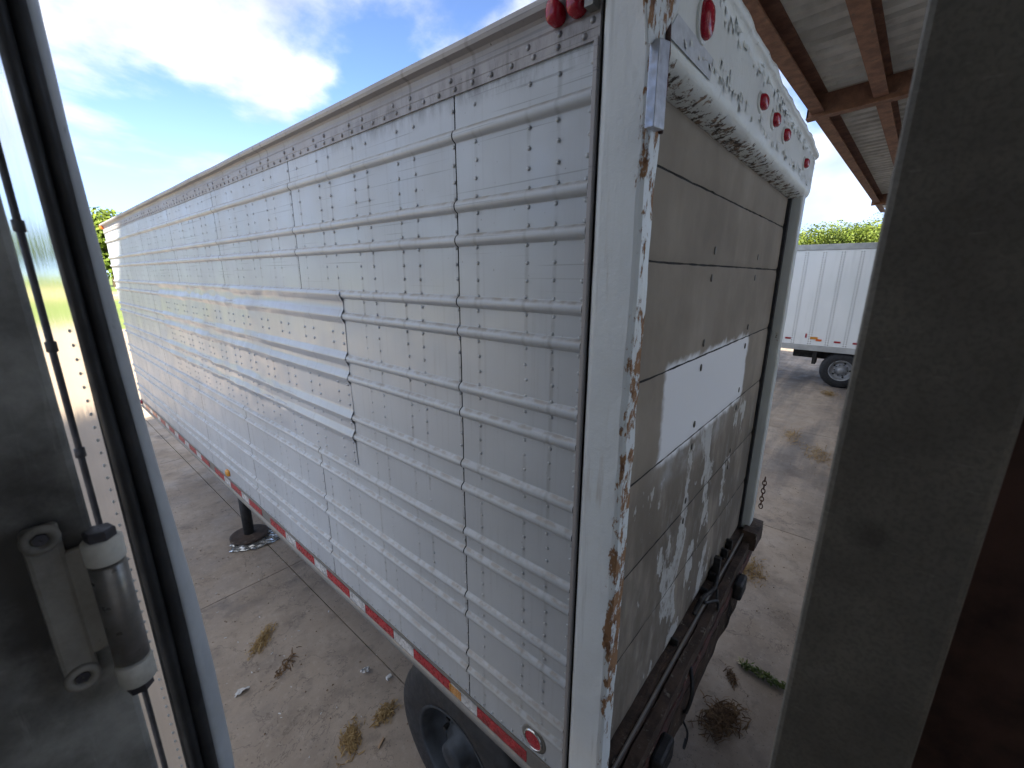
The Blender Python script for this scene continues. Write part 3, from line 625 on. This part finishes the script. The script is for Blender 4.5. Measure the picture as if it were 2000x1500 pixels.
MB().box(0.62, 0.88, -0.15, 0.72, 0.62, 0.85).box(1.62, 1.88, -0.15, 0.72, 0.62, 0.85).build('suspension_frame', STEEL, TL, bevel=0.02)
for xx in (0.34, 2.16):
    lg = MB().tube([(xx, 4.22, 1.20), (xx, 4.22, 0.60)], 0.068, 16).tube([(xx, 4.22, 0.62), (xx, 4.22, 0.035)], 0.056, 16).tube([(xx, 4.22, 0.62), (xx, 4.22, 0.585)], 0.075, 16).build('landing_leg', STEEL, TL, True)
    MB().lathe([(0.0, 0.001), (0.0, 0.19), (0.012, 0.205), (0.03, 0.205), (0.034, 0.19), (0.03, 0.16), (0.045, 0.07), (0.045, 0.001)], (xx, 4.22, 0.012), (0, 0, 1), 28).build('landing_foot', SILL, lg, True)
    MB().tube([(xx-0.02*0-0.06, 4.24, 0.86), (xx-0.16, 4.26, 0.86)], 0.042, 14).box(xx-0.08, xx+0.07, 4.13, 4.32, 0.74, 0.98).build('gear_box', STEEL, lg, bevel=0.01)
MB().tube([(0.34, 4.22, 0.95), (2.16, 4.22, 0.95)], 0.03, 10).build('landing_cross_bar', STEEL, TL, True)
MB().tube([(0.34, 4.2, 0.55), (0.75, 3.6, 0.95)], 0.025, 8).build('landing_brace', STEEL, TL, True)

# crumpled foil under the landing foot
def crumple(c, rx, ry, h, seed, n=22):
    def f(u, v):
        a = 2*math.pi*u; r = v*(1+0.45*nz((seed, math.cos(a)*2.3, math.sin(a)*2.3)))
        x = c[0]+rx*r*math.cos(a); y = c[1]+ry*r*math.sin(a)
        return (x, y, 0.005+h*max(0, 0.25+nz((x*16, y*16, seed))+0.5*nz((x*40, y*40, seed)))*min(1, v*1.4)*(1-0.2*v))
    return MB().grid(f, n*2, n)
fo = crumple((0.40, 4.10, 0), 0.32, 0.22, 0.028, 3).build('crumpled_foil', FOIL); tag(fo, 'crumpled silver foil lying under the landing leg foot', 'foil')

# ------------------------------------------------------------------ white trailer across the yard
WT = thing('white_box_trailer', (15.1, -4.0, 0), 'clean white box trailer with vertical riveted seams parked across the yard', 'trailer')
WX = 13.80; WY1 = 2.10; WP = 0.409; NW = 22; WY0 = WY1-NW*WP
pm = MB().box(WX, WX+0.03, 0.008, WP-0.008, 1.16, 3.78).mesh('side_panel', WHITE)
off = -0.66+0.065+4*WP+0.02
WY1 = off+WP*1.0; WY0 = WY1-NW*WP
smm = MB().box(WX-0.006, WX+0.01, -0.048, 0.048, 1.17, 3.785)
sr = MB()
for q in range(40):
    for d in (-0.028, 0.028): sr.dome((WX-0.006, d, 1.20+q*0.0645), (-1, 0, 0), 0.015, 0.006, 6)
smesh = smm.mesh('seam_strip', WHITE); srm = sr.mesh('rivet_row', BRAIL, True, False)
for i in range(NW):
    link('side_panel', pm, WT, loc=(0, WY0+i*WP, 0))
    s_ = link('seam_strip', smesh, WT, loc=(0, WY0+i*WP, 0))
    if i > 10: link('rivet_row', srm, s_, 0, True, (0, WY0+i*WP, 0))
MB().box(WX-0.02, WX+0.04, WY0, WY1, 3.785, 3.94).build('top_rail', WRAIL, WT, bevel=0.01)
MB().box(WX-0.012, WX+0.04, WY0, WY1, 1.00, 1.155).build('bottom_rail', WRAIL, WT, bevel=0.006)
MB().box(WX+0.032, WX+2.57, WY0+0.03, WY1-0.02, 1.05, 3.93).build('cargo_body', WHITE, WT)
for i, (yc, zc) in enumerate(((1.435, 1.315), (0.26, 1.30), (-0.55+0.42-0.02, 1.30), (-0.56, 1.30), (-0.97, 1.30), (-1.4, 1.30))):
    MB().box(WX-0.010, WX-0.0002, -0.66+yc-0.075+0.0 if i < 2 else yc-0.66-0.07, (-0.66+yc+0.075) if i < 2 else yc-0.66+0.07, zc-0.025, zc+0.025).build('reflective_tape', REDTAPE, WT)
MB().box(WX-0.012, WX-0.0002, -0.66+0.985, -0.66+1.025, 1.36, 1.48).build('reflective_tape', REDTAPE, WT)
MB().box(WX-0.014, WX-0.0002, -0.66+0.72, -0.66+0.90, 1.335, 1.40).build('orange_sticker', AMBER, WT)
MB().box(WX-0.017, WX-0.0002, -0.66+0.62, -0.66+0.76, 1.29, 1.345).build('red_sticker', ORANGE, WT)
WRIM = simple('silver_rim', (0.32, 0.33, 0.34), 0.4, 0.5, 0.2, 5)
for xx, s in ((WX+0.06, -1), (WX+2.52, 1)):
    for yy in (-0.60, -1.85): wheel(WT, xx, yy, 0.502, 0.50, 0.5, s, RUBBER, WRIM)
MB().box(WX+0.5, WX+2.0, -2.6, 0.65, 0.72, 1.05).build('suspension_frame', STEEL, WT, bevel=0.03)
MB().box(WX+0.10, WX+0.14, -0.05, 0.55, 0.93, 1.04).box(WX+0.12, WX+0.5, 0.02, 0.12, 0.6, 0.98).build('mudguard_bracket', STEEL, WT, bevel=0.01)
for xx in (WX+0.5, WX+2.0): MB().box(xx-0.06, xx+0.06, WY0+1.0, WY0+1.12, 0.02, 1.05).build('landing_leg', STEEL, WT, bevel=0.01)

# ------------------------------------------------------------------ canopy, with added shade blockers behind the camera
CN = thing('dock_canopy', (4.4, -4.0, 4.7), 'rusty red steel canopy on columns with old corrugated roof sheets', 'canopy')
CS = -0.052; SL = 0.07          # plan skew of the eave, slope up towards the added shade block
def cpt(x, y, z): return (x, y+CS*(x-2.0), z-SL*(y+0.30))
def cbox(x0, x1, y0, y1, z0, z1):
    b = MB().box(x0, x1, y0, y1, z0, z1); b.v = [cpt(*q) for q in b.v]; return b
CX0, CX1 = -6.0, 13.2
for i, yp in enumerate((-0.19, -0.65, -1.11, -1.57, -2.03, -2.5)):
    b = cbox(CX0, CX1, yp-0.012, yp, 4.60, 4.775); q = cbox(CX0, CX1, yp-0.10, yp-0.012, 4.60, 4.612); b.add(q.v, q.f)
    q = cbox(CX0, CX1, yp-0.10, yp-0.012, 4.763, 4.775); b.add(q.v, q.f)
    b.build('purlin', BEAM, CN)
for xr in (-2.7, 4.36, 11.3):
    b = cbox(xr, xr+0.014, -2.7, -0.15, 4.575, 4.758); q = cbox(xr-0.015, xr+0.09, -2.7, -0.15, 4.563, 4.575); b.add(q.v, q.f); q = cbox(xr-0.0, xr+0.09, -0.165, -0.15, 4.575, 4.758); b.add(q.v, q.f)
    b.build('rafter', BEAM, CN)
    pb = MB().box(xr-0.0, xr+0.16, -2.86-0.047*(xr-2), -2.70-0.047*(xr-2), -0.02, 4.92); pb.build('column', BEAM, CN)
sw = 0.95
xs = CX0; i = 0
def sheet(x0, wd):
    def f(u, v):
        x = x0+wd*u; y = -2.75+(2.75-0.165)*v; ph = (x0+wd*u)/0.19 % 1.0
        h = 0.044 if 0.30 < ph < 0.52 else (0.0 if ph < 0.22 or ph > 0.60 else 0.024)
        return cpt(x, y, 4.784+h+0.003*nz((x*2, y, 3)))
    return MB().grid(f, 45, 10)
while xs < CX1-0.1:
    sheet(xs, sw+0.02).build('roof_sheet', ROOF, CN); xs += sw
DKM = simple('shade_platform_concrete', (0.22, 0.195, 0.17), 0.85, 0, 0.35, 2.5, 0.2)
DK = thing('shade_platform', (6, -7, 0), 'unseen grey concrete platform added to darken the lower door and ground', 'shade_block')  # unseen platform, added to keep light off the lower door and ground
MB().box(-0.40, 12.9, -14.0, -1.42, -0.02, 1.18).build('platform', DKM, DK, bevel=0.02)
for i in range(5): MB().box(1.0+i*2.4, 1.25+i*2.4, -1.42, -1.34, 0.72, 1.12).build('shade_platform_buffer', RUBBER, DK, bevel=0.015)
WH = thing('shade_building', (-7, -20, 0), 'unseen tall pale sheet metal building added behind the canopy to cast shade', 'building')  # unseen building, placed and sized to cast the shade over the yard
MB().box(-21.5, 7.6, -30, -14.05, -0.02, 18.75).build('wall', BUILDM, WH)
MB().box(-21.6, 7.7, -30.1, -13.98, 18.75, 18.95).build('roof', ROOF, WH)
for i in range(19): MB().box(-21.2+i*1.5, -21.12+i*1.5, -14.05, -14.01, 0.3, 18.7).build('wall_rib', BUILDM, WH)

# ------------------------------------------------------------------ the trailer the camera stands in: open door, hinge, post
DT = thing('open_box_trailer', (-1.7, -2.2, 0), 'dark box trailer doorway with grimy grey hinged panel and olive door post', 'trailer')
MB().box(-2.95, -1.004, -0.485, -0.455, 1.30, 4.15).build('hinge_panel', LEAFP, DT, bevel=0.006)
MB().box(-0.566, -0.47, -1.202, -1.1015, 1.30, 4.15).build('door_post', POSTP, DT, bevel=0.005)
MB().box(-0.54, -0.46, -4.0, -1.203, 1.30, 4.15).build('side_lining', REDPLY, DT)
MB().box(-2.95, -2.87, -4.0, -0.486, 1.30, 4.15).build('side_lining', WHITE, DT)
MB().box(-0.4585, -0.450, -4.0, -1.19, 1.28, 4.17).build('bounce_skin', WHITE, DT)  # unseen white skin, added to bounce light onto the corner post and door
MB().box(-2.95, -1.012, -0.4545, -0.448, 1.28, 4.17).build('bounce_skin', WHITE, DT)  # second added bounce surface, outside the hinge panel
MB().box(-2.95, -0.46, -4.0, -0.46, 1.25, 1.298).build('floor', REDPLY, DT)
MB().box(-2.95, -0.46, -4.0, -0.46, 4.152, 4.20).build('roof', WHITE, DT)
for sx in (-2.6, -0.95): MB().box(sx, sx+0.1, -3.9, -0.6, 1.0, 1.25).build('chassis_rail', STEEL, DT)
for sx in (-2.5, -1.2): MB().box(sx, sx+0.12, -2.3, -2.18, 0.0, 1.05).build('support_leg', STEEL, DT)
# hinge
hg = MB().box(-1.056, -1.028, -0.500, -0.485, 2.628, 2.826).build('hinge_strap', HINGE, DT, bevel=0.004)
MB().box(-1.030, -1.0, -0.500, -0.488, 2.66, 2.79).build('hinge_leaf', HINGE, hg, bevel=0.003)
for z in (2.815, 2.640):
    MB().lathe([(0, 0.0150), (0.004, 0.0150), (0.006, 0.013), (0.006, 0.0085), (0.001, 0.0075), (0.001, 0.001)], (-1.042, -0.500, z), (0, -1, 0), 24).build('bolt_boss', HINGE, hg, True)
    MB().lathe([(0, 0.0065), (0.003, 0.0065), (0.003, 0.001)], (-1.042, -0.5005, z), (0, -1, 0), 6).build('bolt', BOLT, hg)
bz = [(2.800, 2.772, 0.0172), (2.770, 2.640, 0.0160), (2.638, 2.608, 0.0172)]
for a, b, r in bz:
    MB().lathe([(0, 0.001), (0, r-0.002), (0.002, r), (a-b-0.002, r), (a-b, r-0.002), (a-b, 0.001)], (-1.0005, -0.510, b), (0, 0, 1), 32).build('hinge_barrel', HBAR if r < 0.0165 else HCAP, hg, True)
MB().lathe([(0, 0.001), (0, 0.0135), (0.009, 0.0135), (0.011, 0.012), (0.011, 0.001)], (-1.0005, -0.510, 2.800), (0, 0, 1), 6).build('hinge_bolt', BOLT, hg)
MB().lathe([(0, 0.001), (0, 0.0125), (0.012, 0.0125), (0.012, 0.001)], (-1.0005, -0.510, 2.596), (0, 0, 1), 6).build('hinge_nut', BOLT, hg)
MB().tube([(-0.9955, -0.40, 1.4), (-0.9955, -0.40, 4.1)], 0.0034, 10).build('lock_rod', BOLT, DT, True)
for z in (2.99, 2.86, 3.12, 2.7): MB().lathe([(0, 0.0034), (0.001, 0.0052), (0.012, 0.0052), (0.013, 0.0034)], (-0.9955, -0.40, z), (0, 0, 1), 12).build('rod_collar', BOLT, DT, True)
# swung-open door leaf: polished riveted skin facing away from the opening, rubber seal on its edge, painted lip
tx, ty_ = -0.25, 0.968
def leaf(s, n, z): return (-0.973+tx*s-0.968*n*0+0.968*n, -0.42+ty_*s+0.25*n, z)
def leafbox(s0, s1, n0, n1, z0, z1):
    vs = [leaf(s, n, z) for s in (s0, s1) for n in (n0, n1) for z in (z0, z1)]
    return MB().add(vs, [(0, 1, 3, 2), (4, 6, 7, 5), (0, 4, 5, 1), (2, 3, 7, 6), (0, 2, 6, 4), (1, 5, 7, 3)])
dl = leafbox(0.004, 1.05, 0.0, 0.030, 1.45, 4.10).build('door_skin', PLATE, DT)
rvd = MB(); z = 1.5
while z < 3.02:
    rvd.dome(leaf(0.020, -0.0002, z), (-0.968, -0.25, 0), 0.0022, 0.0010, 8); z += 0.017
rvd.build('door_rivet', LIP, dl, True, stuff=True, fix=False)
def strip(fn0, fn1, yy, d, z0, z1, n=40):
    m = MB(); vs = []
    for i in range(n+1):
        z = z0+(z1-z0)*i/n; a, b = fn0(z), fn1(z)
        vs += [(a, yy, z), ((a+b)/2, yy-d*0.45, z), (b, yy, z), (b+0.002, yy+d, z), (a, yy+d, z)]
    fs = [(i*5+q, i*5+(q+1) % 5, (i+1)*5+(q+1) % 5, (i+1)*5+q) for i in range(n) for q in range(5)]+[(0, 1, 2, 3, 4), tuple(range(len(vs)-1, len(vs)-6, -1))]
    return m.add(vs, fs)
def pw(tab):
    def f(z):
        t = sorted(tab)
        if z <= t[0][0]: return t[0][1]
        for (z0, x0), (z1, x1) in zip(t[:-1], t[1:]):
            if z <= z1: return x0+(x1-x0)*(z-z0)/(z1-z0)
        return t[-1][1]
    return f
sl_ = pw([(3.30, -0.978), (2.83, -0.9715), (2.3, -0.9705)]); sr_ = pw([(3.34, -0.951), (3.0, -0.947), (2.81, -0.941), (2.6, -0.9375), (2.3, -0.938)])
lp_ = pw([(3.34, -0.9416), (3.23, -0.9412), (3.125, -0.9382), (3.0, -0.9345), (2.89, -0.9325), (2.80, -0.929), (2.6, -0.9195), (2.45, -0.9165), (2.28, -0.9165), (2.0, -0.925)])
strip(sl_, lambda z: (sl_(z)*0.52+sr_(z)*0.48)-0.0005, -0.425, 0.012, 1.46, 4.09).build('door_seal', RUBBER, dl, True)
strip(lambda z: (sl_(z)*0.52+sr_(z)*0.48)+0.0005, sr_, -0.421, 0.012, 1.46, 4.09).build('door_seal', RUBBER, dl, True)
lm = MB(); vs = []; NL = 80
for i in range(NL+1):
    z = 1.46+(4.09-1.46)*i/NL; a_ = sr_(z)-0.001; b_ = CAM.x+(lp_(z)-CAM.x)*(0.735/0.690)
    vs += [(a_, -0.417, z), (a_*0.6+b_*0.4, -0.413, z), (a_*0.2+b_*0.8, -0.395, z), (b_, -0.375, z), (b_-0.002, -0.355, z), (a_, -0.36, z)]
lm.add(vs, [(i*6+q, i*6+(q+1) % 6, (i+1)*6+(q+1) % 6, (i+1)*6+q) for i in range(NL) for q in range(6)]+[(0, 1, 2, 3, 4, 5), tuple(range(len(vs)-1, len(vs)-7, -1))])
lm.build('door_lip', LIP, dl, True)

# ------------------------------------------------------------------ trees
def tree_mesh(h, w_, seed, nleaf, ls, leafm):
    rg = random.Random(seed); tb = MB()
    tb.tube([(0, 0, -0.1), (0.05*h*0.2, 0, h*0.2), (0.02*h, 0.02*h, h*0.45), (0, 0, h*0.75)], [h*0.028, h*0.022, h*0.016, h*0.006], 9)
    lobes = []
    for i in range(15):
        a = rg.uniform(0, 6.28); rr = w_*0.5*math.sqrt(rg.random())*0.8; zz = h*rg.uniform(0.30, 0.86)
        sh = 1-0.5*abs(zz/h-0.5)
        c = Vector((rr*math.cos(a)*sh, rr*math.sin(a)*sh, zz)); lobes.append((c, w_*rg.uniform(0.15, 0.26)))
        tb.tube([(0, 0, max(h*0.12, zz*0.5)), c*0.6+Vector((0, 0, zz*0.25)), c], [h*0.010, h*0.006, h*0.002], 5)
    lb = MB()
    for i in range(nleaf):
        c, r = lobes[i % len(lobes)]
        d = Vector((rg.gauss(0, 1), rg.gauss(0, 1), rg.gauss(0, 0.8))).normalized()*r*(rg.random()**0.45)
        p = c+d; s = ls*rg.uniform(0.6, 1.3)
        n = (d.normalized()+Vector((rg.gauss(0, .6), rg.gauss(0, .6), rg.gauss(0.3, .6)))).normalized(); t = n.orthogonal().normalized(); t.rotate(Matrix.Rotation(rg.uniform(0, 6.28), 3, n)); b = n.cross(t)
        lb.add([p-t*s*0.5, p+b*s*0.32, p+t*s*0.5, p-b*s*0.32], [(0, 1, 2, 3)])
    return tb.mesh('trunk', BARK, True), lb.mesh('crown', leafm, False, False)
T1 = tree_mesh(9.0, 8.5, 1, 18000, 0.23, LEAF); T2 = tree_mesh(8.4, 9.0, 2, 18000, 0.23, LEAF2); T3 = tree_mesh(17, 16, 3, 6000, 0.95, LEAF)
def plant(T, loc, s, rz, label, grp):
    o = thing('tree', loc, label, 'tree', grp); o.rotation_euler = (0, 0, rz); o.scale = (s, s, s)
    for nm, me in zip(('trunk', 'crown'), T):
        c = bpy.data.objects.new(nm, me); col.objects.link(c); c.parent = o
GR = 'green trees beyond the white trailer'
for (x, y, T, s, r, lab) in ((52, 6.5, T1, 0.93, 0.3, 'dark green leafy tree rising behind the white trailer'), (50, 1.2, T1, 0.90, 2.0, 'dark green leafy tree rising behind the white trailer'), (56, -1.0, T2, 1.08, 1.1, 'paler yellow green tree standing behind the dark green ones'), (50, 12, T1, 0.9, 4.0, 'dark green leafy tree rising behind the white trailer'), (62, 4.0, T2, 1.12, 2.6, 'paler yellow green tree standing behind the dark green ones'), (58, -7, T2, 1.15, 0.7, 'paler yellow green tree standing behind the dark green ones'), (66, -1.5, T2, 1.22, 3.3, 'paler yellow green tree standing behind the dark green ones')):
    plant(T, (x, y, -0.06), s, r, lab, GR)
GL = 'distant trees beyond the field'
for i in range(11):
    plant(T3, (-118+i*15+3*math.sin(i*2.1), 152+6*math.sin(i*1.3), -0.06), 0.95+0.14*math.sin(i*3.7), i*1.3, 'distant green tree at the far edge of the grass field', GL)

# ------------------------------------------------------------------ litter
def clump(cx_, cy_, lx, ly, n, h, rz, mat, name, label, cat, seed, bl=0.042, grp=None):
    rg = random.Random(seed); m = MB(); ca, sa = math.cos(rz), math.sin(rz)
    for i in range(n):
        u, v = rg.gauss(0, 0.30)+0.12*math.sin(i*7.3), rg.gauss(0, 0.36); px_, py_ = u*lx, v*ly
        x = cx_+px_*ca-py_*sa; y = cy_+px_*sa+py_*ca
        a = rg.gauss(rz, 0.9); l = bl*rg.uniform(0.5, 1.5); wd = 0.002+0.0026*rg.random()
        z = 0.004+h*rg.random()*max(0.05, 1-u*u*3-v*v*3); tl = rg.gauss(0, 0.35)
        d = Vector((math.cos(a)*math.cos(tl), math.sin(a)*math.cos(tl), math.sin(tl)))*l*0.5; s = Vector((-math.sin(a), math.cos(a), 0.3))*wd
        p = Vector((x, y, z+abs(d.z))); k = Vector((rg.uniform(-.01, .01), rg.uniform(-.01, .01), rg.uniform(0, 0.012)))
        m.add([p-d-s, p-d+s, p+k+s, p+k-s, p+d+s*0.5, p+d-s*0.5], [(0, 1, 2, 3), (3, 2, 4, 5)])
    o = m.build(name, mat, fix=False); o['kind'] = 'stuff'; return tag(o, label, cat, grp)
def gp_(x, y): p = onZ(x, y, 0.0); return p.x, p.y
x, y = gp_(512, 1252); clump(x, y, 0.24, 0.07, 240, 0.018, 0.75, STRAW, 'straw_clump', 'small golden straw clump alone on the concrete beside the silver trailer', 'straw', 1)
x, y = gp_(685, 1445); clump(x, y, 0.18, 0.09, 260, 0.02, 1.0, STRAW, 'straw_clump', 'tan straw clump farther out from the silver trailer wheel', 'straw', 2)
x, y = gp_(752, 1395); clump(x, y, 0.14, 0.07, 200, 0.02, 0.1, STRAW, 'straw_clump', 'tan straw clump touching the tyre of the silver trailer', 'straw', 3)
x, y = gp_(1463, 1112); clump(x, y, 0.34, 0.2, 380, 0.03, 0.4, STRAW, 'straw_clump', 'golden straw heap beside the right end of the rusty rear bumper', 'straw', 4)
x, y = gp_(1408, 1405); clump(x, y, 0.26, 0.13, 420, 0.035, -0.4, DKSTRAW, 'straw_clump', 'large tangled brown straw heap behind the rear bumper', 'straw', 5, 0.075)
x, y = gp_(1428, 1322); clump(x, y, 0.13, 0.04, 90, 0.03, 0.5, DKSTRAW, 'straw_tuft', 'thin brown straw tuft between the weed and brown heap', 'straw', 6)
x, y = gp_(1600, 890); clump(x, y, 0.75, 0.35, 260, 0.03, 0.3, STRAW, 'straw_scatter', 'flat scattering of straw and leaves out in the open yard', 'straw', 7, 0.09)
x, y = gp_(1545, 852); clump(x, y, 1.0, 0.25, 160, 0.015, 0.1, STRAW, 'straw_streak', 'faint tan straw streak on the stained concrete', 'straw', 8, 0.09)
x, y = gp_(1618, 770); clump(x, y, 0.5, 0.22, 220, 0.03, 0.1, STRAW, 'straw_scatter', 'yellow leaf litter near the white trailer wheel', 'leaves', 9, 0.12)
x, y = gp_(560, 1300); clump(x, y, 0.25, 0.05, 60, 0.01, 0.6, DKSTRAW, 'straw_tuft', 'sparse dark straw strands on the concrete near the golden clump', 'straw', 10)
a = onZ(1450, 1302, 0); b = onZ(1540, 1352, 0); c = (a+b)/2; 
wd = MB(); rg = random.Random(21)
for i in range(230):
    t = rg.random(); p = a.lerp(b, t)+Vector((rg.gauss(0, .016), rg.gauss(0, .016), 0)); p.z = 0.004+0.03*rg.random()
    an = rg.uniform(0, 6.28); s = rg.uniform(0.012, 0.026); d = Vector((math.cos(an), math.sin(an), rg.gauss(0, .4)))*s; e = Vector((-math.sin(an), math.cos(an), rg.gauss(0, .5)))*s*0.35
    p.z += abs(d.z)+abs(e.z); wd.add([p-d, p+e, p+d, p-e], [(0, 1, 2, 3)])
tag(wd.build('weed_strip', WEED, fix=False), 'low strip of green weeds growing from the concrete joint', 'weed')
x, y = gp_(1449, 1297); lf = MB(); pts = []
for k in range(14):
    an = 2*math.pi*k/14; r = 0.052 if k % 2 == 0 else 0.026; pts.append((x+r*math.cos(an), y+r*math.sin(an), 0.022+0.010*math.sin(an*3)))
lf.add([(x, y, 0.014)]+pts, [(0, 1+k, 1+(k+1) % 14) for k in range(14)]); o = lf.build('dry_leaf', DRYLEAF); 
sv = o.modifiers.new('thickness', 'SOLIDIFY'); sv.thickness = 0.002; tag(o, 'pale star shaped dry leaf at the end of the weed strip', 'leaf')
x, y = gp_(472, 1352); tag(crumple((x, y, 0), 0.05, 0.03, 0.07, 5, 14).build('plastic_scrap', PAPER), 'crumpled white plastic scrap beside the open door', 'litter')
x, y = gp_(714, 1313); tag(crumple((x, y, 0), 0.04, 0.026, 0.07, 9, 14).build('paper_scrap', PAPER), 'crumpled pale paper scrap near the slab joint', 'litter')
x, y = gp_(760, 1325); tag(MB().box(x-0.022, x+0.022, y-0.014, y+0.014, 0.0, 0.026).build('white_block', PAPER, bevel=0.004), 'small white block on the concrete near the tyre', 'litter')
x, y = gp_(745, 1452); tag(MB().hexa([(x-0.03, y-0.02, 0.001), (x+0.03, y+0.01, 0.001), (x+0.028, y+0.022, 0.001), (x-0.032, y-0.006, 0.001)], (0, 0, 0.010)).build('wood_chip', WOOD), 'flat tan wood chip in front of the tyre', 'litter')
gv = MB(); rg = random.Random(77)
for i in range(700):
    if rg.random() < 0.55: x, y = rg.uniform(-1.2, 1.0), rg.uniform(0.7, 6)
    else: x, y = rg.uniform(2.0, 9), rg.uniform(-1.6, 0.6)
    s = rg.uniform(0.002, 0.008); gv.add([(x-s, y-s*.6, 0.001), (x+s, y-s*.4, 0.001), (x+s*.6, y+s, 0.001), (x-s*.5, y+s*.7, 0.001), (x, y, 0.001+s)], [(0, 1, 4), (1, 2, 4), (2, 3, 4), (3, 0, 4)])
o = gv.build('ground_grit', DKSTRAW, fix=False); o['kind'] = 'stuff'; tag(o, 'scattered dark grit and crumbs on the concrete', 'grit')
gw = MB()
for i in range(40):
    x, y = rg.uniform(-0.6, 0.5), rg.uniform(1.2, 4.5); s = rg.uniform(0.004, 0.012); an = rg.random()*3
    d = Vector((math.cos(an), math.sin(an), 0))*s; e = Vector((-math.sin(an), math.cos(an), 0))*s*0.4; p = Vector((x, y, 0.002)); gw.add([p-d-e, p+d-e, p+d+e, p-d+e, p+Vector((0, 0, 0.004))], [(0, 1, 4), (1, 2, 4), (2, 3, 4), (3, 0, 4)])
o = gw.build('white_crumbs', PAPER, fix=False); o['kind'] = 'stuff'; tag(o, 'tiny white crumbs scattered beside the silver trailer', 'litter')
